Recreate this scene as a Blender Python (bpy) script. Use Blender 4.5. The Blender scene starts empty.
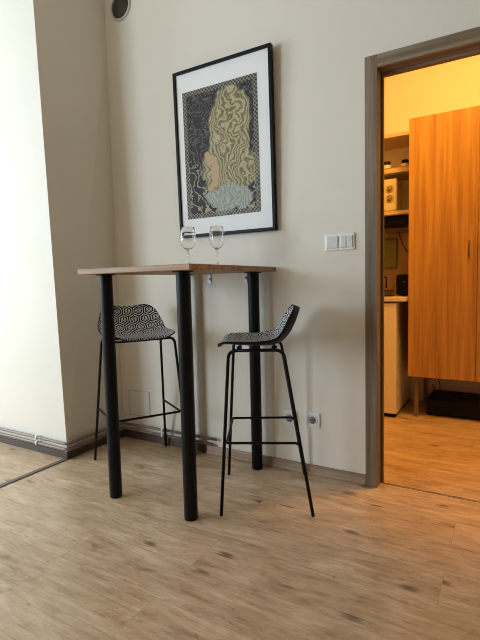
import bpy, bmesh, math, random
from mathutils import Vector, Matrix
random.seed(7)
sc = bpy.context.scene
COL = sc.collection
PI = math.pi

# ------------------------------------------------------------------ materials
class NT:
    """small helper for building node trees"""
    def __init__(s, name):
        s.m = bpy.data.materials.new(name); s.m.use_nodes = True
        s.t = s.m.node_tree; s.t.nodes.clear()
        s.out = s.t.nodes.new('ShaderNodeOutputMaterial')
        s.b = s.t.nodes.new('ShaderNodeBsdfPrincipled')
        s.t.links.new(s.b.outputs[0], s.out.inputs[0])
    def n(s, typ, **kw):
        nd = s.t.nodes.new(typ)
        for k, v in kw.items(): setattr(nd, k, v)
        return nd
    def l(s, a, b): s.t.links.new(a, b)
    def put(s, sock, v):
        if isinstance(v, (int, float)): sock.default_value = v
        elif isinstance(v, (tuple, list)): sock.default_value = v if len(v) == len(sock.default_value) else (*v, 1)
        else: s.l(v, sock)
    def math(s, op, a, b=0.0, c=0.0, clamp=False):
        nd = s.n('ShaderNodeMath', operation=op); nd.use_clamp = clamp
        s.put(nd.inputs[0], a); s.put(nd.inputs[1], b); s.put(nd.inputs[2], c)
        return nd.outputs[0]
    def mix(s, f, a, b, blend='MIX'):
        nd = s.n('ShaderNodeMix', data_type='RGBA', blend_type=blend)
        s.put(nd.inputs[0], f); s.put(nd.inputs[6], a); s.put(nd.inputs[7], b)
        return nd.outputs[2]
    def ramp(s, f, stops, interp='LINEAR'):
        nd = s.n('ShaderNodeValToRGB'); cr = nd.color_ramp; cr.interpolation = interp
        while len(cr.elements) < len(stops): cr.elements.new(.5)
        for e, (p, c) in zip(cr.elements, stops):
            e.position = p; e.color = (*c, 1) if len(c) == 3 else c
        s.l(f, nd.inputs[0]); return nd.outputs[0]
    def noise(s, vec, scale=5, detail=3, rough=.5, dist=0):
        nd = s.n('ShaderNodeTexNoise'); nd.inputs['Scale'].default_value = scale
        nd.inputs['Detail'].default_value = detail; nd.inputs['Roughness'].default_value = rough
        nd.inputs['Distortion'].default_value = dist
        if vec is not None: s.l(vec, nd.inputs['Vector'])
        return nd.outputs['Fac']
    def mapping(s, vec, scale=(1,1,1), loc=(0,0,0)):
        nd = s.n('ShaderNodeMapping'); nd.inputs['Scale'].default_value = scale
        nd.inputs['Location'].default_value = loc; s.l(vec, nd.inputs['Vector']); return nd.outputs[0]
    def coord(s, kind='Object'):
        return s.n('ShaderNodeTexCoord').outputs[kind]
    def bump(s, h, strength=.1, dist=.01):
        nd = s.n('ShaderNodeBump'); nd.inputs['Strength'].default_value = strength
        nd.inputs['Distance'].default_value = dist; s.l(h, nd.inputs['Height']); s.l(nd.outputs[0], s.b.inputs['Normal'])
    def set(s, **kw):
        for k, v in kw.items(): s.put(s.b.inputs[k.replace('_', ' ')], v)
        return s.m

def plain(name, col, rough=.5, metal=0.0, var=.06, scale=30, bump=0.0, coat=0.0, spec=.5):
    s = NT(name); v = s.coord()
    f = s.noise(v, scale, 3)
    a = tuple(c*(1-var) for c in col); b = tuple(min(1, c*(1+var)) for c in col)
    s.l(s.mix(f, a, b), s.b.inputs['Base Color'])
    s.set(Roughness=rough, Metallic=metal)
    s.b.inputs['Coat Weight'].default_value = coat; s.b.inputs['Specular IOR Level'].default_value = spec
    if bump: s.bump(f, bump, .002)
    return s.m

def plaster(name, col, bump=.25):
    s = NT(name); v = s.coord()
    big = s.noise(v, 2.2, 3, .55); fine = s.noise(v, 26, 4, .6); mid = s.noise(v, 8, 3, .6, .6)
    c = s.mix(big, tuple(x*.955 for x in col), tuple(min(1, x*1.03) for x in col))
    s.l(c, s.b.inputs['Base Color'])
    h = s.math('ADD', s.math('MULTIPLY', fine, .25), mid)
    s.bump(h, bump, .006)
    s.set(Roughness=.72)
    return s.m

def wood(name, c1, c2, c3, axis='z', scale=1.0, rough=.5, streak=26, coat=0.0):
    """grain runs along axis (object coordinates)"""
    s = NT(name); v = s.coord()
    sc3 = {'x': (1.1, streak, streak), 'y': (streak, 1.1, streak), 'z': (streak, streak, 1.1)}[axis]
    sc3 = tuple(a*scale for a in sc3)
    big3 = tuple(a*.28 for a in sc3)
    g = s.noise(s.mapping(v, sc3), 1, 6, .65, .3)
    b = s.noise(s.mapping(v, big3), 1, 3, .55, 1.2)
    f = s.math('ADD', s.math('MULTIPLY', g, .55), s.math('MULTIPLY', b, .5))
    col = s.ramp(f, [(.38, c1), (.52, c2), (.64, c3)])
    fine = s.noise(s.mapping(v, tuple(a*(3.2 if a > 2 else 1.6) for a in sc3)), 1, 3, .6, .1)
    k = s.n('ShaderNodeMapRange'); k.inputs[1].default_value = .52; k.inputs[2].default_value = .66; k.inputs[4].default_value = .32; s.l(fine, k.inputs[0])
    col = s.mix(k.outputs[0], col, tuple(x*.62 for x in c1))
    s.l(col, s.b.inputs['Base Color'])
    s.bump(g, .12, .002)
    s.set(Roughness=rough); s.b.inputs['Coat Weight'].default_value = coat
    return s.m

def floor_material():
    s = NT('oak laminate'); v = s.coord()
    br = s.n('ShaderNodeTexBrick'); s.l(v, br.inputs['Vector'])
    br.offset = .37; br.offset_frequency = 2
    br.inputs['Color1'].default_value = (0, 0, 0, 1); br.inputs['Color2'].default_value = (1, 1, 1, 1)
    br.inputs['Mortar'].default_value = (.5, .5, .5, 1)
    br.inputs['Scale'].default_value = 1; br.inputs['Mortar Size'].default_value = .0011
    br.inputs['Mortar Smooth'].default_value = .2; br.inputs['Bias'].default_value = 0
    br.inputs['Brick Width'].default_value = 1.28; br.inputs['Row Height'].default_value = .192
    seam = br.outputs['Fac']; pid = s.n('ShaderNodeSeparateColor'); s.l(br.outputs['Color'], pid.inputs[0])
    rnd = pid.outputs[0]
    sep = s.n('ShaderNodeSeparateXYZ'); s.l(v, sep.inputs[0])
    cmb = s.n('ShaderNodeCombineXYZ')
    s.l(s.math('ADD', sep.outputs[0], s.math('MULTIPLY', rnd, 37.0)), cmb.inputs[0])
    s.l(s.math('ADD', sep.outputs[1], s.math('MULTIPLY', rnd, 13.0)), cmb.inputs[1])
    s.l(rnd, cmb.inputs[2])
    w = cmb.outputs[0]
    g = s.noise(s.mapping(w, (3.5, 85, 1)), 1, 7, .72, .2)
    cath = s.noise(s.mapping(w, (1.5, 9, 1)), 1.7, 5, .62, 1.8)
    blot = s.noise(s.mapping(w, (2.0, 4.5, 1)), 2.6, 5, .68, .8)
    f = s.math('ADD', s.math('MULTIPLY', g, .26), s.math('ADD', s.math('MULTIPLY', cath, .38), s.math('MULTIPLY', blot, .38)))
    f = s.math('ADD', f, s.math('MULTIPLY', s.math('SUBTRACT', rnd, .5), .035))
    col = s.ramp(f, [(.36, (.24, .142, .075)), (.45, (.44, .295, .172)), (.55, (.575, .41, .26)), (.66, (.72, .56, .395))])
    fl = s.noise(s.mapping(w, (16, 90, 1)), 1, 4, .65, .6)
    fk = s.n('ShaderNodeMapRange'); fk.inputs[1].default_value = .60; fk.inputs[2].default_value = .70; fk.inputs[4].default_value = .55; s.l(fl, fk.inputs[0])
    col = s.mix(fk.outputs[0], col, (.12, .07, .04))
    # knots
    vo = s.n('ShaderNodeTexVoronoi'); vo.voronoi_dimensions = '2D'; vo.inputs['Scale'].default_value = 1
    s.l(s.mapping(w, (2.4, 5.2, 1)), vo.inputs['Vector'])
    d = s.math('ADD', vo.outputs['Distance'], s.math('MULTIPLY', s.math('SUBTRACT', g, .5), .35))
    k = s.n('ShaderNodeMapRange'); k.inputs[1].default_value = .105; k.inputs[2].default_value = .03
    k.inputs[3].default_value = 0; k.inputs[4].default_value = .75; k.clamp = True; s.l(d, k.inputs[0])
    gate = s.n('ShaderNodeSeparateColor'); s.l(vo.outputs['Color'], gate.inputs[0])
    kn = s.math('MULTIPLY', k.outputs[0], s.math('GREATER_THAN', gate.outputs[0], .62))
    col = s.mix(kn, col, (.085, .052, .033))
    col = s.mix(s.math('MULTIPLY', seam, .30), col, (.13, .09, .06))
    s.l(col, s.b.inputs['Base Color'])
    s.l(s.math('ADD', .23, s.math('MULTIPLY', g, .16)), s.b.inputs['Roughness']); s.b.inputs['Specular IOR Level'].default_value = .7
    s.bump(s.math('SUBTRACT', s.math('MULTIPLY', g, .3), seam), .12, .002)
    return s.m

def hex_material():
    """black plastic with a white printed honeycomb of nested hexagons (UV in metres)"""
    s = NT('honeycomb print'); uv = s.coord('UV')
    P = .062
    sep = s.n('ShaderNodeSeparateXYZ'); s.l(s.mapping(uv, (1/P, 1/P, 1)), sep.inputs[0])
    x, y = sep.outputs[0], sep.outputs[1]; R3 = math.sqrt(3)
    def cell(ox, oy):
        a = s.math('SUBTRACT', s.math('MODULO', s.math('ADD', x, 100+ox), 1.0), .5)
        b = s.math('SUBTRACT', s.math('MODULO', s.math('ADD', y, 100*R3+oy), R3), R3/2)
        return a, b
    a1, b1 = cell(0, 0); a2, b2 = cell(.5, R3/2)
    sq = lambda p, q: s.math('ADD', s.math('MULTIPLY', p, p), s.math('MULTIPLY', q, q))
    sel = s.math('LESS_THAN', sq(a1, b1), sq(a2, b2))
    pick = lambda p, q: s.math('ADD', s.math('MULTIPLY', sel, p), s.math('MULTIPLY', s.math('SUBTRACT', 1, sel), q))
    a = s.math('ABSOLUTE', pick(a1, a2)); b = s.math('ABSOLUTE', pick(b1, b2))
    h = s.math('MAXIMUM', a, s.math('ADD', s.math('MULTIPLY', a, .5), s.math('MULTIPLY', b, R3/2)))
    def band(lo, hi): return s.math('MULTIPLY', s.math('GREATER_THAN', h, lo), s.math('LESS_THAN', h, hi))
    star = s.math('MULTIPLY', s.math('LESS_THAN', s.math('MINIMUM', b, s.math('ABSOLUTE', s.math('SUBTRACT', s.math('MULTIPLY', a, R3), b))), .07), band(.08, .20))
    m = s.math('ADD', band(.36, .44), s.math('MAXIMUM', band(.215, .25), star), clamp=True)
    s.l(s.mix(m, (.006, .006, .007), (.72, .71, .68)), s.b.inputs['Base Color'])
    s.set(Roughness=.5); s.b.inputs['Specular IOR Level'].default_value = .2
    return s.m

def poster_material():
    """plain abstract stand-in print: slate ground, golden flowing bands, a pale patch and a chequered rim. UV 0..1"""
    s = NT('abstract print'); uv = s.coord('UV')
    sep = s.n('ShaderNodeSeparateXYZ'); s.l(uv, sep.inputs[0]); u, v = sep.outputs[0], sep.outputs[1]
    wv = s.mapping(uv, (1, 1.5, 1))
    w1 = s.noise(wv, 3.0, 2, .5); w2 = s.noise(s.mapping(uv, (1, 1.5, 1), (4, 2, 0)), 6.5, 3, .55)
    du = s.math('MULTIPLY', s.math('SUBTRACT', w1, .5), .55); dv = s.math('MULTIPLY', s.math('SUBTRACT', w2, .5), .22)
    uu = s.math('ADD', u, du); vv = s.math('ADD', v, dv)
    def ell(cx, cy, rx, ry):
        p = s.math('DIVIDE', s.math('SUBTRACT', uu, cx), rx); q = s.math('DIVIDE', s.math('SUBTRACT', vv, cy), ry)
        return s.math('SQRT', s.math('ADD', s.math('MULTIPLY', p, p), s.math('MULTIPLY', q, q)))
    def soft(d, e=1.0, w=.05):
        k = s.n('ShaderNodeMapRange'); k.inputs[1].default_value = e+w; k.inputs[2].default_value = e-w; k.clamp = True
        s.l(d, k.inputs[0]); return k.outputs[0]
    plume = soft(s.math('MINIMUM', ell(.62, .60, .24, .36), ell(.60, .34, .40, .17)), 1.0, .06)
    wav = s.math('SINE', s.math('MULTIPLY', s.math('ADD', uu, s.math('MULTIPLY', dv, 1.0)), 120.0))
    strand = s.math('MULTIPLY', s.math('ADD', wav, 1), .5)
    gold = s.mix(strand, (.17, .145, .08), (.47, .42, .26))
    ground = s.mix(w2, (.028, .026, .034), (.060, .056, .068))
    swirl = s.math('GREATER_THAN', s.math('SINE', s.math('MULTIPLY', s.math('ADD', ell(.5, .5, .5, .6), w2), 34.0)), .72)
    low = soft(v, .42, .08)
    ground = s.mix(s.math('MULTIPLY', swirl, s.math('ADD', .25, s.math('MULTIPLY', low, .6))), ground, (.42, .38, .24))
    c = s.mix(plume, ground, gold)
    pale = s.mix(strand, (.42, .44, .40), (.26, .29, .24))
    c = s.mix(soft(ell(.60, .13, .30, .10), 1, .06), c, pale)
    c = s.mix(soft(ell(.36, .36, .07, .16), 1, .08), c, (.50, .36, .22))
    # rim of small chequers
    eu = s.math('MINIMUM', u, s.math('SUBTRACT', 1, u)); ev = s.math('MINIMUM', v, s.math('SUBTRACT', 1, v))
    rim = s.math('LESS_THAN', s.math('MINIMUM', eu, s.math('MULTIPLY', ev, 1.45)), .055)
    ck = s.n('ShaderNodeTexChecker'); ck.inputs['Scale'].default_value = 46; s.l(s.mapping(uv, (1, 1.45, 1)), ck.inputs['Vector'])
    ck.inputs[1].default_value = (.33, .31, .24, 1); ck.inputs[2].default_value = (.05, .048, .05, 1)
    c = s.mix(s.math('MULTIPLY', rim, .75), c, ck.outputs[0])
    s.l(c, s.b.inputs['Base Color'])
    s.set(Roughness=.5); s.b.inputs['Specular IOR Level'].default_value = .12
    return s.m

def glass_material():
    s = NT('clear glass')
    s.set(Base_Color=(1, 1, 1), Roughness=.0, IOR=1.45)
    s.b.inputs['Transmission Weight'].default_value = 1
    return s.m

M = dict(
    wall=plaster('wall plaster', (.75, .70, .61)),
    wall2=plaster('warm bounce plaster', (.46, .35, .23)),  # unseen walls, coloured tan to dim and warm the bounced light
    bay=plaster('cool bounce plaster', (.66, .69, .70)),  # bay wall out of view, tinted cool so its bounce cools the pier
    kwall=plaster('kitchen plaster', (.80, .77, .78)),
    ceil=plaster('ceiling plaster', (.80, .79, .76), .1),
    floor=floor_material(),
    blackmetal=plain('black powder coat', (.0035, .0045, .006), .45, 0, .1, 60, spec=.18),
    blackpl=plain('black plastic', (.005, .005, .005), .55, spec=.15),
    hex=hex_material(),
    top=wood('oak tabletop', (.17, .082, .036), (.29, .155, .072), (.41, .24, .12), 'x', 1, .5),
    casing=wood('grey brown oak casing', (.105, .071, .042), (.20, .142, .088), (.31, .232, .152), 'z', 1, .55, 30),
    casingx=wood('grey brown oak head', (.105, .071, .042), (.20, .142, .088), (.31, .232, .152), 'x', 1, .55, 30),
    skirt=wood('oak skirting', (.20, .13, .078), (.33, .23, .15), (.43, .32, .22), 'x', 1, .5),
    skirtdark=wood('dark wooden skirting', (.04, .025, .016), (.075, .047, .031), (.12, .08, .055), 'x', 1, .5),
    strip=wood('threshold strip', (.07, .05, .036), (.14, .105, .078), (.21, .165, .125), 'y', 1, .45),
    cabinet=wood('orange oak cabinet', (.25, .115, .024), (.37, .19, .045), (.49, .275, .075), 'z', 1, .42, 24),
    white=plain('white plastic', (.78, .78, .75), .35, 0, .02),
    rocker=plain('pale grey rocker', (.66, .66, .64), .3, 0, .02),
    hole=plain('dark recess', (.03, .028, .025), .6),
    mat=plain('mat board', (.80, .80, .80), .6, 0, .015),
    frame=plain('black frame', (.004, .004, .005), .45, 0, .1, spec=.15),
    poster=poster_material(),
    glass=glass_material(),
    chrome=plain('bright steel', (.34, .33, .31), .45, .6),
    pipe=plain('painted pipe', (.235, .165, .135), .4, 0, .08),
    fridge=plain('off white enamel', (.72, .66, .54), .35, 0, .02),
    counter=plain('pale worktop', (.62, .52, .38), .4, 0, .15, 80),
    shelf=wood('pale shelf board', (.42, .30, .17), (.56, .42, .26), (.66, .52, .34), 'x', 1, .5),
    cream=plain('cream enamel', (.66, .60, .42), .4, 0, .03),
    olive=plain('olive plastic', (.16, .17, .05), .5, 0, .1),
    tile=plain('brown splash panel', (.30, .20, .12), .5, 0, .25, 14),
    panel=plain('painted access panel', (.70, .69, .64), .45, 0, .02),
    glue=plain('dark grey lever', (.05, .05, .05), .4, .2),
)

# ------------------------------------------------------------------ mesh helpers
def new(): return bmesh.new()
def box(bm, a, b, mi=0, bev=0.0):
    r = bmesh.ops.create_cube(bm, size=1)
    vs = r['verts']; a = Vector(a); b = Vector(b)
    for v in vs: v.co = Vector([(a[i]+b[i])/2+v.co[i]*abs(b[i]-a[i]) for i in range(3)])
    fs = set(f for v in vs for f in v.link_faces)
    for f in fs: f.material_index = mi
    if bev > 0:
        es = list(set(e for v in vs for e in v.link_edges))
        bmesh.ops.bevel(bm, geom=es, offset=bev, segments=2, profile=.5, affect='EDGES', material=mi)
def tube(bm, pts, r, seg=14, cap=True, mi=0):
    pts = [Vector(p) for p in pts]; n = len(pts); rings = []
    rs = r if isinstance(r, (list, tuple)) else [r]*n
    t0 = (pts[1]-pts[0]).normalized()
    up = Vector((0, 0, 1)) if abs(t0.z) < .9 else Vector((1, 0, 0))
    nx = t0.cross(up).normalized()
    for i, p in enumerate(pts):
        t = ((pts[min(i+1, n-1)]-p).normalized()+(p-pts[max(i-1, 0)]).normalized()).normalized() if 0 < i < n-1 else (pts[1]-pts[0] if i == 0 else pts[-1]-pts[-2]).normalized()
        nx = (nx-t*nx.dot(t)).normalized(); ny = t.cross(nx)
        rings.append([bm.verts.new(p+(nx*math.cos(2*PI*k/seg)+ny*math.sin(2*PI*k/seg))*rs[i]) for k in range(seg)])
    for i in range(n-1):
        for k in range(seg):
            f = bm.faces.new((rings[i][k], rings[i][(k+1) % seg], rings[i+1][(k+1) % seg], rings[i+1][k])); f.smooth = True; f.material_index = mi
    if cap:
        bm.faces.new(rings[0][::-1]).material_index = mi; bm.faces.new(rings[-1]).material_index = mi
def lathe(bm, prof, c=(0, 0, 0), seg=40, mi=0, axis='z', close=False):
    """prof: list of (radius, height)"""
    rings = []
    for r, z in prof:
        if r < 1e-6:
            p = Vector((0, 0, z)); rings.append([p])
        else: rings.append([Vector((r*math.cos(2*PI*k/seg), r*math.sin(2*PI*k/seg), z)) for k in range(seg)])
    def tr(p):
        if axis == 'z': q = p
        elif axis == 'y': q = Vector((p.x, -p.z, p.y))     # height -> -y (towards the room)
        elif axis == 'x': q = Vector((p.z, p.x, p.y))
        return bm.verts.new(q+Vector(c))
    R = [[tr(p) for p in ring] for ring in rings]
    for a, b in zip(R[:-1], R[1:]):
        for k in range(seg):
            k2 = (k+1) % seg
            if len(a) == 1 and len(b) == 1: continue
            vs = (a[0], b[k2], b[k]) if len(a) == 1 else (a[k], a[k2], b[0]) if len(b) == 1 else (a[k], a[k2], b[k2], b[k])
            f = bm.faces.new(vs); f.smooth = True; f.material_index = mi
def arc(p0, p1, p2, r, n=7):
    """points of a rounded corner at p1 between p0 and p2"""
    p0, p1, p2 = map(Vector, (p0, p1, p2)); a = (p0-p1).normalized(); b = (p2-p1).normalized()
    A = p1+a*r; B = p1+b*r
    return [((1-t)**2)*A+2*t*(1-t)*p1+t*t*B for t in [i/n for i in range(n+1)]]
def rounded(pts, r):
    pts = [Vector(p) for p in pts]; out = [pts[0]]
    for i in range(1, len(pts)-1): out += arc(pts[i-1], pts[i], pts[i+1], r)
    return out+[pts[-1]]
def obj(name, bm, mats, parent=None, loc=None, smooth=False):
    bmesh.ops.recalc_face_normals(bm, faces=bm.faces)
    me = bpy.data.meshes.new(name); bm.to_mesh(me); bm.free()
    for m in (mats if isinstance(mats, (list, tuple)) else [mats]): me.materials.append(m)
    if smooth:
        for p in me.polygons: p.use_smooth = True
    o = bpy.data.objects.new(name, me); COL.objects.link(o)
    if parent is not None: o.parent = parent
    if loc is not None: o.location = loc
    return o
def tag(o, label, cat, group=None):
    o['label'] = label; o['category'] = cat
    if group: o['group'] = group
    return o
def thing(name, label, cat, loc=(0, 0, 0), rz=0, group=None):
    o = bpy.data.objects.new(name, None); COL.objects.link(o); o.empty_display_size = .1
    o.location = loc; o.rotation_euler = (0, 0, rz)
    return tag(o, label, cat, group)
def struct(name, bm, m, parent=None):
    o = obj(name, bm, m, parent)
    if parent is None: o['kind'] = 'structure'
    return o
def dup(root, loc, rz, label):
    def cp(o, par):
        c = o.copy(); COL.objects.link(c)
        if par is not None: c.parent = par
        for ch in list(o.children): cp(ch, c)
        return c
    r = cp(root, None); r.location = loc; r.rotation_euler = (0, 0, rz); r['label'] = label
    return r

# ------------------------------------------------------------------ dimensions of the place (metres)
H = 3.25; PY = -.464; WT = .115            # ceiling height, pier face, partition thickness
DX0, DX1, DZ = 1.718, 2.56, 1.992          # door opening
RX, RY = 4.3, -4.4                         # room extents
AX = -3.2                                 # bay beside the room on the left
KX0, KX1, KY, KH = .62, 3.1, 1.80, 3.2     # kitchen

# floor
b = new(); box(b, (AX-.2, RY-.2, -.1), (RX+.2, KY+.2, 0)); struct('floor', b, M['floor'])
b = new(); box(b, (AX-.3, RY-.2, H), (RX+.2, WT, H+.1)); struct('ceiling', b, M['ceil'])
# wall with the picture and the doorway
b = new()
box(b, (-.0, 0, 0), (DX0-.02, WT, H)); box(b, (DX1+.02, 0, 0), (RX, WT, H)); box(b, (DX0-.02, 0, DZ+.02), (DX1+.02, WT, H))
struct('wall_back', b, M['wall'])
# pier on the left: its outer corner leans a little with height
b = new()
lean = .094
vb = [(0, PY, 0), (0, WT, 0), (AX-.2, WT, 0), (AX-.2, PY, 0)]
vt = [(-lean*H/2.634*.82, PY, H), (0, WT, H), (AX-.2, WT, H), (AX-.2, PY, H)]
V = [b.verts.new(p) for p in vb+vt]
for q in ((0, 1, 2, 3), (4, 5, 6, 7), (0, 1, 5, 4), (1, 2, 6, 5), (2, 3, 7, 6), (3, 0, 4, 7)): b.faces.new([V[i] for i in q])
struct('wall_left', b, M['wall'])
# bay wall with the window that lights the room
WY0, WY1, WZ0, WZ1 = -3.1, -1.2, .55, 2.65
b = new()
box(b, (AX-.2, RY, 0), (AX, WY0, H)); box(b, (AX-.2, WY1, 0), (AX, PY, H))
box(b, (AX-.2, WY0, 0), (AX, WY1, WZ0)); box(b, (AX-.2, WY0, WZ1), (AX, WY1, H))
struct('wall_bay', b, M['bay'])
b = new()
for y in (WY0, (WY0+WY1)/2-.03, WY1-.06): box(b, (AX-.12, y, WZ0), (AX-.06, y+.06, WZ1), bev=.004)
for z in (WZ0, WZ1-.06, WZ0+1.35): box(b, (AX-.12, WY0, z), (AX-.06, WY1, z+.06), bev=.004)
struct('window_1', b, M['white'])
b = new()
W2A, W2B = -3.0, -1.45
box(b, (AX, RY-.2, 0), (W2A, RY, H)); box(b, (W2B, RY-.2, 0), (RX, RY, H))
box(b, (W2A, RY-.2, 0), (W2B, RY, WZ0)); box(b, (W2A, RY-.2, WZ1), (W2B, RY, H)); struct('wall_front', b, M['wall2'])
b = new()
for x in (W2A, (W2A+W2B)/2-.03, W2B-.06): box(b, (x, RY-.12, WZ0), (x+.06, RY-.06, WZ1), bev=.004)
for z in (WZ0, WZ1-.06): box(b, (W2A, RY-.12, z), (W2B, RY-.06, z+.06), bev=.004)
struct('window_2', b, M['white'])
b = new(); box(b, (RX, RY-.2, 0), (RX+.2, WT, H)); struct('wall_right', b, M['wall2'])
# kitchen shell
b = new(); box(b, (KX0-.1, KY, 0), (KX1+.1, KY+.1, KH)); struct('wall_kitchen_back', b, M['kwall'])
b = new(); box(b, (KX0-.1, WT, 0), (KX0, KY, KH)); struct('wall_kitchen_left', b, M['kwall'])
b = new(); box(b, (KX1, WT, 0), (KX1+.1, KY, KH)); struct('wall_kitchen_right', b, M['kwall'])
b = new(); box(b, (KX0-.1, WT, KH), (KX1+.1, KY+.1, KH+.1)); struct('ceiling_kitchen', b, M['ceil'])

# door casing and lining
CW = .058
b = new()
box(b, (DX0-CW, -.016, 0), (DX0, .0, DZ+CW), 0, .002)
box(b, (DX1, -.016, 0), (DX1+CW, .0, DZ+CW), 0, .002)
box(b, (DX0-.02, 0, 0), (DX0, WT+.002, DZ), 0, .001)
box(b, (DX1, 0, 0), (DX1+.02, WT+.002, DZ), 0, .001)
box(b, (DX0, .055, 0), (DX0+.012, .073, DZ-.012), 0, .001)
door = struct('door_1', b, M['casing'])
b = new()
box(b, (DX0, -.016, DZ), (DX1, .0, DZ+CW), 0, .002)
box(b, (DX0-.02, 0, DZ), (DX1+.02, WT+.002, DZ+.02), 0, .001)
box(b, (DX0, .055, DZ-.012), (DX1, .073, DZ), 0, .001)
obj('door_head', b, M['casingx'], door)

# skirting boards
b = new(); box(b, (0.7, -.014, 0), (DX0-CW, 0, .052), 0, .003); box(b, (.7, -.02, 0), (DX0-CW, -.012, .016), 0, .003)
struct('baseboard_back', b, M['skirt'])
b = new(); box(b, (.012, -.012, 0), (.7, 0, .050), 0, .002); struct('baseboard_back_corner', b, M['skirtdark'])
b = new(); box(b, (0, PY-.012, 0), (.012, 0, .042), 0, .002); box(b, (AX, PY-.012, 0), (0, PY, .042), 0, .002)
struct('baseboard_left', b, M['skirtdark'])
b = new(); box(b, (-.016, RY, 0), (.016, PY-.012, .005), 0, .002); struct('trim_1', b, M['strip'])
b = new(); box(b, (DX0+.012, .045, 0), (DX1, .06, .002)); struct('trim_2', b, M['casing'])

# ------------------------------------------------------------------ heating pipes hugging pier and corner
def pipe_run(z, off, r, label, x0, x1):
    p = thing('heating_pipe', label, 'pipe', (0, PY, z))
    pts = rounded([(x0, PY-off, z), (off, PY-off, z), (off, -off, z), (x1, -off, z)], .025)
    b = new(); tube(b, [Vector(q)-Vector((0, PY, z)) for q in pts], r, 12); obj('pipe', b, M['pipe'], p)
    return p
p_up = pipe_run(.099, .021, .0085, 'upper heating pipe running round the pier into the wall corner', AX, .775)
p_lo = pipe_run(.064, .021, .0085, 'lower heating pipe just above the skirting, below its twin', AX, .75)
for p, z in ((p_up, .099), (p_lo, .064)):
    for x, y in ((-.25, PY-.021), (.365, -.021)):
        b = new(); tube(b, [(x-.007, y-PY, 0), (x+.007, y-PY, 0)], .0135, 14)
        box(b, (x-.006, y-PY+.008, -.008), (x+.006, y-PY+.021, .008), 0, .001)
        obj('pipe_clip', b, M['white'], p)

# ------------------------------------------------------------------ things on the wall
# air vent
v = thing('air_vent', 'round wall air vent with dark grille high near the corner', 'vent', (.142, 0, 2.750))
b = new(); lathe(b, [(.070, 0), (.070, .010), (.073, .013), (.080, .010), (.083, 0)], axis='y'); obj('rim', b, plain('vent rim', (.56, .54, .48), .5, 0, .03), v)
b = new(); lathe(b, [(0, .002), (.071, .002), (.071, 0), (0, 0)], axis='y'); obj('backing', b, M['hole'], v)
b = new()
for i in range(-9, 10):
    for sgn in (1, -1):
        t = i*.0075; L = math.sqrt(max(.07**2-t*t, 0)); d = Vector((math.cos(sgn*.5), 0, math.sin(sgn*.5))); n = Vector((-d.z, 0, d.x))
        if L > .01: tube(b, [n*t-d*L+Vector((0, -.0045-.002*(sgn > 0), 0)), n*t+d*L+Vector((0, -.0045-.002*(sgn > 0), 0))], .0009, 6)
obj('grille', b, plain('grille wire', (.16, .15, .13), .5), v)

# framed print: hangs with its top tipped forward a little
fw, fh, fd = .630, .935, .028
fr = thing('picture_frame', 'large black framed print with wide white mat on the wall', 'picture', (.879, -.001, 1.764))
tilt = math.atan(.022/fh)
holder = Matrix.Rotation(tilt, 4, 'X')
def fobj(name, bm, m, yoff=0):
    for vv in bm.verts:
        q = vv.co.copy(); q.z += fh/2; q = holder @ q; q.z -= fh/2; vv.co = q
    return obj(name, bm, m, fr)
b = new(); t = .017
box(b, (-fw/2, -fd, fh/2-t), (fw/2, 0, fh/2), 0, .0015); box(b, (-fw/2, -fd, -fh/2), (fw/2, 0, -fh/2+t), 0, .0015)
box(b, (-fw/2, -fd, -fh/2+t), (-fw/2+t, 0, fh/2-t), 0, .0015); box(b, (fw/2-t, -fd, -fh/2+t), (fw/2, 0, fh/2-t), 0, .0015)
fobj('frame', b, M['frame'])
b = new(); box(b, (-fw/2+t, -.018, -fh/2+t), (fw/2-t, -.008, fh/2-t)); fobj('mat_board', b, M['mat'])
b = new()
x0, x1, z0, z1 = .622-.879, 1.106-.879, 1.402-1.764, 2.111-1.764
vs = [b.verts.new(p) for p in ((x0, -.0195, z0), (x1, -.0195, z0), (x1, -.0195, z1), (x0, -.0195, z1))]
f = b.faces.new(vs); uvl = b.loops.layers.uv.new('UVMap')
for l, q in zip(f.loops, ((0, 0), (1, 0), (1, 1), (0, 1))): l[uvl].uv = q
vs2 = [b.verts.new((p.co.x, -.0181, p.co.z)) for p in vs]
for i in range(4): b.faces.new((vs[i], vs[(i+1) % 4], vs2[(i+1) % 4], vs2[i]))
fobj('print', b, M['poster'])

# light switch (double frame)
s = thing('light_switch', 'white double light switch beside the door casing', 'light switch', (1.5325, 0, 1.213))
b = new(); box(b, (-.0755, -.009, -.0405), (.0755, 0, .0405), 0, .004); obj('switch_plate', b, M['white'], s)
b = new(); box(b, (-.066, -.0145, -.0295), (-.006, -.008, .0295), 0, .003); obj('rocker', b, M['rocker'], s)
for xx in ((.006, .0352), (.0368, .066)):
    b = new(); box(b, (xx[0], -.0145, -.0295), (xx[1], -.008, .0295), 0, .003); obj('rocker', b, M['rocker'], s)
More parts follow.
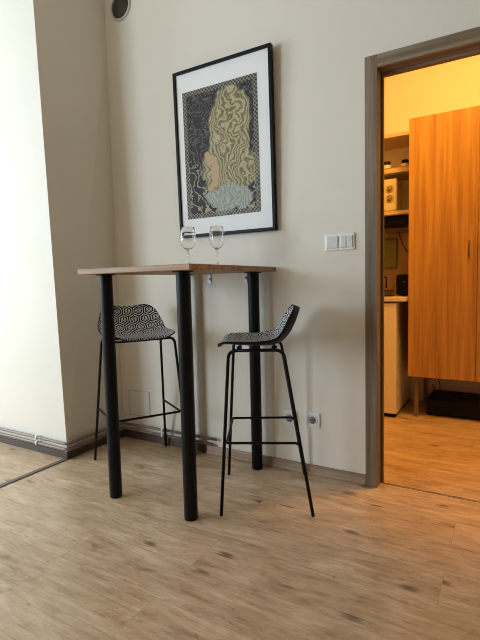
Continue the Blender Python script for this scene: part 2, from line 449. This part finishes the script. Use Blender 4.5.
# sockets
def socket(x, z, label):
    s = thing('wall_socket', label, 'socket', (x, 0, z), 0, 'wall sockets by the floor')
    b = new(); box(b, (-.0405, -.009, -.0405), (.0405, 0, .0405), 0, .004); obj('socket_plate', b, M['white'], s)
    b = new(); lathe(b, [(.0195, .0105), (.0195, .0098), (.0245, .0098), (.0265, .0125), (.027, .013), (.0285, .012), (.0285, .008)], axis='y', seg=32); obj('socket_ring', b, M['rocker'], s)
    b = new(); lathe(b, [(0, .0099), (.0197, .0099), (.0197, .009), (0, .009)], axis='y', seg=32); obj('socket_well', b, plain('socket well', (.20, .19, .17), .5), s)
    b = new()
    for sx in (-.0095, .0095): lathe(b, [(0, .0108), (.0026, .0108), (.0026, .0095), (0, .0095)], (sx, 0, 0), 12, axis='y')
    tube(b, [(0, -.0098, .006), (0, -.017, .006)], .0024, 10); obj('contacts', b, M['hole'], s)
socket(1.3785, .2945, 'white wall socket in full view right of the bar stool')
socket(1.2480, .2870, 'white wall socket partly hidden behind the bar stool leg')
# access panel low in the corner
s = thing('access_panel', 'small square painted access panel low on wall above pipes', 'panel', (.155, 0, .2375))
b = new(); W = .0935
for a, c in (((-W, -.004, -W+.012), (-W+.006, 0, W)), ((W-.006, -.004, -W+.012), (W, 0, W)), ((-W, -.004, W-.006), (W, 0, W)), ((-W, -.004, -W+.012), (W, 0, -W+.018))): box(b, a, c, 0, .001)
obj('panel_rim', b, plain('panel rim', (.58, .56, .51), .5), s)
b = new(); box(b, (-W+.008, -.003, -W+.02), (W-.008, 0, W-.008), 0, .001); obj('panel_door', b, M['panel'], s)

# ------------------------------------------------------------------ bar table
TX0, TX1, TY0, TY1, TZ = .554, 1.190, -.787, -.018, 1.079
tb = thing('bar_table', 'tall oak topped bar table with thick round black legs', 'table', ((TX0+TX1)/2, (TY0+TY1)/2, 0))
cx, cy = tb.location.x, tb.location.y
b = new(); box(b, (TX0-cx, TY0-cy, TZ), (TX1-cx, TY1-cy, TZ+.0245), 0, .002); obj('tabletop', b, M['top'], tb)
for (x, y) in ((.624, -.684), (1.078, -.684), (.624, -.070), (1.0765, -.070)):
    b = new(); lathe(b, [(0, 0), (.028, 0), (.030, .003), (.030, TZ-.006), (.030, TZ-.0045)], seg=32)
    lg = obj('leg', b, M['blackmetal'], tb, (x-cx, y-cy, 0))
    b = new(); lathe(b, [(0, TZ-.005), (.044, TZ-.005), (.045, TZ-.003), (.045, TZ), (0, TZ)], seg=32); obj('mounting_plate', b, M['blackmetal'], lg)
for x in (.748, .990):
    b = new(); box(b, (x-.012-cx, TY1-cy-.045, TZ-.002), (x+.012-cx, TY1-cy+.016, TZ), 0, .0005)
    box(b, (x-.012-cx, TY1-cy+.012, TZ-.055), (x+.012-cx, TY1-cy+.0165, TZ), 0, .0005)
    tube(b, [(x-cx, TY1-cy+.013, TZ-.030), (x-cx, TY1-cy+.003, TZ-.030)], .007, 12)
    obj('wall_bracket', b, M['chrome'], tb)

# ------------------------------------------------------------------ bar stools
def shell_mesh():
    """low-backed moulded seat: local +X is the back"""
    # centre line (X, z) and half widths
    ctl = [(-.203, .738, .095), (-.197, .747, .140), (-.170, .7515, .172), (-.11, .746, .186), (-.04, .741, .190), (.03, .743, .189),
           (.076, .757, .189), (.110, .790, .187), (.132, .828, .174), (.147, .862, .163), (.157, .890, .138), (.161, .904, .092)]
    def cr(t):
        n = len(ctl)-1; u = t*n; i = min(int(u), n-1); f = u-i
        P = [Vector(ctl[max(0, min(n, j))]) for j in (i-1, i, i+1, i+2)]
        return .5*((2*P[1])+(-P[0]+P[2])*f+(2*P[0]-5*P[1]+4*P[2]-P[3])*f*f+(-P[0]+3*P[1]-3*P[2]+P[3])*f**3)
    NU, NV = 44, 40; b = new(); uvl = b.loops.layers.uv.new('UVMap'); G = []; UV = []
    s = 0; prev = None
    for i in range(NU+1):
        t = i/NU; c = cr(t)
        if prev is not None: s += math.hypot(c.x-prev.x, c.y-prev.y)
        prev = c; row = []; uvr = []
        c2 = cr(min(1, t+.01)); c1 = cr(max(0, t-.01)); tx, tz = c2.x-c1.x, c2.y-c1.y; L = math.hypot(tx, tz); nx, nz = -tz/L, tx/L   # normal up / forward
        cup = .027*max(0, math.sin(PI*t**1.3))+.009
        wrap = .018*max(0, t-.45)/.55 if t > .45 else 0
        for j in range(NV+1):
            k = j/NV*2-1
            y = k*c.z
            k2 = abs(k)**2.6
            X = c.x+nx*cup*k2 - wrap*abs(k)**2
            Z = c.y+nz*cup*k2*.95
            row.append(b.verts.new((X, y, Z))); uvr.append((y, s))
        G.append(row); UV.append(uvr)
    for i in range(NU):
        for j in range(NV):
            f = b.faces.new((G[i][j], G[i][j+1], G[i+1][j+1], G[i+1][j])); f.smooth = True
            for l, (a, c) in zip(f.loops, ((i, j), (i, j+1), (i+1, j+1), (i+1, j))): l[uvl].uv = UV[a][c]
    return b
ST = thing('bar_stool', 'black wire legged bar stool in side view, right of the table', 'stool', (1.265, -.316, 0), math.radians(27.4), 'bar stools at the table')
b = shell_mesh()
me = bpy.data.meshes.new('seat_shell'); b.to_mesh(me); b.free()
for m in (M['hex'], M['blackpl']): me.materials.append(m)
so = bpy.data.objects.new('seat_shell', me); COL.objects.link(so); so.parent = ST
# solidify downward: top keeps the print, rim and underside are black
up = sum((p.normal.z for p in me.polygons))
if up < 0:
    me.flip_normals(); up = -up
sm = so.modifiers.new('thick', 'SOLIDIFY'); sm.thickness = .008; sm.offset = -1 if up > 0 else 1
sm.material_offset = 1; sm.material_offset_rim = 1
# piping along the shell's edge
lr = .0075
FX, RXX, WY_, HT = -.205, .198, .219, .722
def foot(sx, sy): return Vector((FX if sx < 0 else RXX, sy*WY_, .001))
def head(sx, sy): return Vector((-.158 if sx < 0 else .082, sy*.172, HT))
for sx in (-1, 1):
    for sy in (-1, 1):
        a, h = foot(sx, sy), head(sx, sy)
        inner = Vector((head(-sx, sy).x*.15+h.x*.85, sy*.166, HT+.005))
        b = new(); tube(b, [a]+arc(a, h, inner, .028)+[inner], lr, 12)
        obj('leg', b, M['blackmetal'], ST)
b = new()
for sy in (-1, 1):
    a = Vector((head(-1, sy).x*.85+head(1, sy).x*.15, sy*.166, HT+.005)); c = Vector((head(1, sy).x*.85+head(-1, sy).x*.15, sy*.166, HT+.005))
    tube(b, [a, c], lr, 12)
for x in (-.115, .045):
    pts = [(x, -.166, HT+.005), (x, -.10, HT+.004), (x, .10, HT+.004), (x, .166, HT+.005)]
    tube(b, pts, .006, 10)
    for yy in (-.09, .09): lathe(b, [(0, HT+.003), (.012, HT+.003), (.012, HT+.013), (0, HT+.013)], (x, yy, 0), 16)
obj('seat_frame', b, M['blackmetal'], ST)
def onleg(sx, sy, z):
    a, h = foot(sx, sy), head(sx, sy); return a.lerp(h, z/HT)
zr = .316
P = [onleg(1, -1, zr-.012), onleg(1, -1, zr)+Vector((-.012, .006, .002)), onleg(-1, -1, zr)+Vector((.010, .010, .002)), onleg(-1, 1, zr)+Vector((.010, -.010, .002)), onleg(1, 1, zr)+Vector((-.012, -.006, .002)), onleg(1, 1, zr-.012)]
b = new(); tube(b, rounded(P, .012), .006, 10)
obj('footrest', b, M['blackmetal'], ST)
dup(ST, (.449, -.318, 0), math.radians(180-31), 'black wire legged bar stool facing forward behind the left table leg')

# ------------------------------------------------------------------ wine glasses
def wine_glass(x, y, k, label):
    prof = [(0, .0005), (.034, .0005), (.0345, .0018), (.020, .0035), (.006, .0075), (.0036, .016), (.0032, .050), (.0036, .085), (.008, .0925),
            (.020, .101), (.031, .116), (.0375, .136), (.0385, .155), (.0355, .180), (.0305, .207), (.0300, .2085)]
    inner = [(.0294, .2078), (.0349, .180), (.0379, .155), (.0369, .136), (.0304, .1167), (.0194, .1018), (.007, .0948), (0, .0935)]
    b = new(); lathe(b, [(r*k*1.06, z*.955) for r, z in prof+inner], seg=48)
    o = obj('wine_glass', b, M['glass'], None, (x, y, TZ+.0248)); tag(o, label, 'wine glass', 'empty wine glasses on the table')
wine_glass(.880, -.375, 1.03, 'slightly larger empty wine glass, the left of the pair on the table')
wine_glass(1.010, -.311, .96, 'empty wine glass, the right of the pair on the table')

# ------------------------------------------------------------------ kitchen
# tall cabinet on legs
cb = thing('tall_cabinet', 'tall orange oak cabinet raised on short square legs', 'cabinet', (2.07, 1.28, 0))
ox, oy = 2.07, 1.28
CX0, CX1, CY0, CY1, CZ0, CZ1 = 1.625, 2.52, 1.27, 1.785, .305, 2.142
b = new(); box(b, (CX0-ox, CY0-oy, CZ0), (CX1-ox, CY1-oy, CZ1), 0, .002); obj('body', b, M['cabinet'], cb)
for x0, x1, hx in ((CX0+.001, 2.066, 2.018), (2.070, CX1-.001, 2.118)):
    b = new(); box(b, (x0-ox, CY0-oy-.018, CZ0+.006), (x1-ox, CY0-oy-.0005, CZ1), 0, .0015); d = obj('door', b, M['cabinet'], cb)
    b = new(); h = Vector((hx-ox, CY0-oy-.018, 0))
    tube(b, rounded([h+Vector((0, 0, 1.165)), h+Vector((0, -.026, 1.170)), h+Vector((0, -.026, 1.262)), h+Vector((0, 0, 1.267))], .018), .005, 10)
    obj('handle', b, plain('bronze handle', (.16, .11, .06), .35, .8), d)
for x in (CX0+.05, CX1-.05):
    for y in (CY0+.05, CY1-.05):
        b = new(); box(b, (x-.014-ox, y-.014-oy, 0), (x+.014-ox, y+.014-oy, CZ0), 0, .002); obj('leg', b, M['casing'], cb)
# low black box and a cable under the cabinet
b = new(); box(b, (1.735, 1.385, 0), (2.42, 1.66, .125), 0, .008); box(b, (1.75, 1.40, .125), (2.405, 1.645, .14), 0, .004)
tag(obj('storage_box', b, M['blackpl']), 'long low black box on the floor under the tall cabinet', 'box')
b = new(); tube(b, [Vector((1.74+.035*math.sin(a*.9)+.004*a, 1.765, .155+.075*math.cos(a))) for a in [i*.25 for i in range(-4, 20)]], .0035, 8)
tag(obj('cable', b, M['blackpl']), 'thin black looped cable on the wall beneath the tall cabinet', 'cable')
# counter, fridge
b = new(); box(b, (KX0+.002, 1.18, .862), (1.622, 1.785, .892), 0, .003)
tag(obj('worktop', b, M['counter']), 'pale worktop over the small fridge, left of the cabinet', 'worktop')
fx, fy = 1.28, 1.49
fg = thing('small_fridge', 'white under counter fridge seen through the doorway', 'fridge', (fx, fy, 0))
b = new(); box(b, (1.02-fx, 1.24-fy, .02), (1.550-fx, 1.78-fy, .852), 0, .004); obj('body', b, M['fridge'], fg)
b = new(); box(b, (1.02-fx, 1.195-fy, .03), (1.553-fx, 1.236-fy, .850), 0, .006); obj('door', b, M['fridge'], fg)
b = new(); box(b, (1.03-fx, 1.215-fy, 0), (1.545-fx, 1.77-fy, .028), 0, .003); obj('plinth', b, M['blackpl'], fg)
# splash panel behind the counter
b = new(); box(b, (KX0+.02, KY-.012, .893), (1.62, KY-.001, 1.50)); struct('trim_3', b, M['tile'])
# shelves: board with triangular brackets
def shelf(z, y0, th, label, x1=1.618):
    t = thing('wall_shelf', label, 'shelf', (1.2, 1.6, z))
    b = new(); box(b, (KX0+.05-1.2, y0-1.6, 0), (x1-1.2, KY-.002-1.6, th), 0, .002); obj('board', b, M['shelf'], t)
    for x in (1.565, .95):
        b = new(); V = []
        for s_ in (-.011, .011):
            V.append([b.verts.new(p) for p in ((x-1.2+s_, KY-.002-1.6, -.0005), (x-1.2+s_, KY-1.6-.17, -.0005), (x-1.2+s_, KY-1.6-.15, -.02), (x-1.2+s_, KY-1.6-.03, -.11), (x-1.2+s_, KY-.002-1.6, -.13))])
        b.faces.new(V[0]); b.faces.new(V[1][::-1])
        for i in range(5): b.faces.new((V[0][i], V[0][(i+1) % 5], V[1][(i+1) % 5], V[1][i]))
        obj('bracket', b, M['shelf'], t)
    return t
shelf(2.098, 1.46, .028, 'topmost empty wall shelf of three, seen through the doorway')
shelf(1.832, 1.46, .034, 'middle wall shelf carrying two small jars')
shelf(1.518, 1.46, .028, 'lowest wall shelf carrying the cream box with dials')
def jar(x, y, label):
    t = thing('jar', label, 'jar', (x, y, 1.8665), 0, 'small jars on the middle shelf')
    b = new(); lathe(b, [(0, 0), (.024, 0), (.027, .004), (.027, .036), (.023, .042), (.023, .046), (0, .046)], seg=28); obj('jar_body', b, plain('dark glass', (.05, .035, .02), .15), t)
    b = new(); lathe(b, [(.0274, .008), (.0278, .009), (.0278, .033), (.0274, .034)], seg=28); obj('jar_label', b, M['white'], t)
    b = new(); lathe(b, [(0, .0465), (.026, .0465), (.0265, .048), (.0265, .060), (.025, .062), (0, .062)], seg=28); obj('lid', b, M['blackpl'], t)
jar(1.418, 1.50, 'small dark lidded jar with pale label, left on the middle shelf')
jar(1.548, 1.52, 'small dark lidded jar with pale label, beside the cabinet')
# cream appliance with dials
t = thing('dial_box', 'cream box with two round dials on the lowest shelf', 'appliance', (1.40, 1.56, 1.5465))
b = new(); box(b, (-.10, -.09, 0.004), (.096, .10, .245), 0, .008); obj('body', b, M['cream'], t)
for z in (.172, .098):
    b = new(); lathe(b, [(.030, .090), (.030, .093), (.024, .095), (.021, .094), (.021, .090)], (.046, 0, z), 28, axis='y'); obj('dial_ring', b, plain('dial ring', (.45, .38, .22), .4), t)
    b = new(); lathe(b, [(0, .090), (.017, .090), (.015, .107), (0, .108)], (.046, 0, z), 24, axis='y'); box(b, (.043, -.112, z-.014), (.049, -.106, z+.014), 0, .001); obj('dial', b, plain('dial', (.30, .24, .13), .4), t)
for x in (-.08, .078):
    for y in (-.07, .08):
        b = new(); lathe(b, [(0, 0), (.008, 0), (.008, .005), (0, .005)], (x, y, 0), 12); obj('foot', b, M['blackpl'], t)
# rail with hanging things
t = thing('utensil_rail', 'thin steel rail with hooks under the lowest wall shelf', 'rail', (1.3, KY-.012, 1.405))
b = new(); tube(b, [(-.35, -.03, 0), (.24, -.03, 0)], .005, 10)
for x in (-.34, .23): tube(b, [(x, 0, 0), (x, -.03, 0)], .006, 10)
obj('rail', b, M['chrome'], t)
for x in (.085, .155, .2):
    b = new(); tube(b, [Vector((x, -.03-.009*math.cos(a), .006-.0+.009*math.sin(a)-.006)) for a in [i*.4 for i in range(-2, 9)]], .0018, 8); obj('hook', b, M['chrome'], t)
b = new(); box(b, (1.27, 1.772, 1.115), (1.438, 1.7855, 1.365), 0, .010)
tube(b, [(1.375, 1.778, 1.362), (1.375, 1.775, 1.385), (1.382, 1.756, 1.400)], .002, 6)
tag(obj('chopping_board', b, M['olive']), 'olive green chopping board hanging from the rail', 'chopping board')
# black pan hung under the shelf, trailing cord
b = new(); box(b, (1.24, 1.52, 1.440), (1.575, 1.72, 1.512), 0, .012)
t = tag(obj('extractor', b, M['blackpl']), 'flat black unit fixed beneath the lowest wall shelf', 'appliance')
b = new(); pts = []
for i in range(26):
    u = i/25; pts.append(Vector((1.455+.115*u, 1.745-.01*math.sin(u*6), 1.42-.16*math.sin(PI*u*.75)-.02*u)))
tube(b, pts, .0035, 8); tag(obj('power_cord', b, M['blackpl']), 'black cord drooping from the rail beside the chopping board', 'cord')
# appliance and mug on the worktop
t = thing('toaster', 'black toaster on the worktop against the cabinet', 'toaster', (1.552, 1.60, .8925))
b = new(); box(b, (-.062, -.12, .006), (.062, .12, .165), 0, .018); obj('body', b, M['blackpl'], t)
b = new(); box(b, (-.012, -.128, .10), (.012, -.119, .115), 0, .002); obj('lever', b, M['glue'], t)
b = new()
for x in (-.028, .028): box(b, (x-.011, -.09, .164), (x+.011, .09, .1665))
obj('slots', b, M['hole'], t)
t = thing('coffee_pot', 'dark coffee pot on the worktop left of the toaster', 'pot', (1.335, 1.50, .8925))
b = new(); lathe(b, [(0, 0), (.050, 0), (.052, .004), (.044, .07), (.036, .080), (.046, .15), (0, .15)], seg=28); obj('pot_body', b, M['blackpl'], t)
b = new(); lathe(b, [(0, .151), (.046, .151), (.020, .166), (.006, .168), (.008, .182), (0, .184)], seg=24); obj('lid', b, M['blackpl'], t)
b = new(); tube(b, rounded([(.044, 0, .145), (.080, 0, .150), (.078, 0, .06)], .018), .006, 10); obj('handle', b, M['blackpl'], t)
t = thing('dish_rack', 'low dark wire rack on the worktop before the toaster', 'rack', (1.44, 1.33, .8925))
b = new()
for zz in (.006, .045): tube(b, rounded([(-.08, -.05, zz), (.06, -.05, zz), (.06, .05, zz), (-.08, .05, zz), (-.08, -.05, zz)], .012), .003, 8)
obj('rack_frame', b, M['blackmetal'], t)
b = new()
for i in range(8):
    x = -.07+.0175*i; tube(b, [(x, -.05, .045), (x, -.05, .006), (x, .05, .006), (x, .05, .045)], .002, 6)
obj('wires', b, M['blackmetal'], t)

# ------------------------------------------------------------------ light
def area(name, loc, target, sx, sy, power, col):
    L = bpy.data.lights.new(name, 'AREA'); L.shape = 'RECTANGLE'; L.size = sx; L.size_y = sy; L.energy = power; L.color = col
    o = bpy.data.objects.new(name, L); COL.objects.link(o); o.location = loc
    d = Vector(target)-Vector(loc); o.rotation_euler = d.to_track_quat('-Z', 'Y').to_euler(); return o
area('window_daylight', (AX-.24, (WY0+WY1)/2, (WZ0+WZ1)/2), (AX+2, (WY0+WY1)/2+.15, (WZ0+WZ1)/2-.25), 1.85, 2.05, 165, (.715, .875, 1))
area('second_window_daylight', ((W2A+W2B)/2, RY-.24, (WZ0+WZ1)/2), ((W2A+W2B)/2+.9, RY+2, (WZ0+WZ1)/2-.25), 1.5, 2.05, 175, (.715, .875, 1))
L = bpy.data.lights.new('kitchen_lamp', 'AREA'); L.shape = 'DISK'; L.size = .35; L.energy = 60; L.color = (1, .465, .075)
o = bpy.data.objects.new('kitchen_lamp', L); COL.objects.link(o); o.location = (2.15, .38, KH-.12)

w = bpy.data.worlds.new('world'); sc.world = w; w.use_nodes = True
w.node_tree.nodes['Background'].inputs[0].default_value = (.75, .85, 1, 1); w.node_tree.nodes['Background'].inputs[1].default_value = .5

# ------------------------------------------------------------------ camera
cam = bpy.data.cameras.new('camera'); co = bpy.data.objects.new('camera', cam); COL.objects.link(co); sc.camera = co
cam.sensor_fit = 'HORIZONTAL'; cam.sensor_width = 36; cam.lens = 34.4438; cam.clip_start = .05
F = Vector((-.507548, .857855, -.080499)); R = Vector((.861393, .507354, -.024377)); U = Vector((-.019929, .081714, .996457))
mt = Matrix((R, U, -F)).transposed().to_4x4(); mt.translation = Vector((2.26722, -2.23223, 1.02332)); co.matrix_world = mt

sc.view_settings.view_transform = 'Standard'; sc.view_settings.look = 'None'; sc.view_settings.exposure = -.14; sc.view_settings.gamma = 1
sc.view_settings.use_curve_mapping = False
sc.cycles.use_denoising = True; sc.cycles.denoising_prefilter = 'NONE'; sc.cycles.filter_width = 1.0; sc.cycles.max_bounces = 10; sc.cycles.diffuse_bounces = 6
sc.cycles.sample_clamp_indirect = 4; sc.cycles.caustics_reflective = False
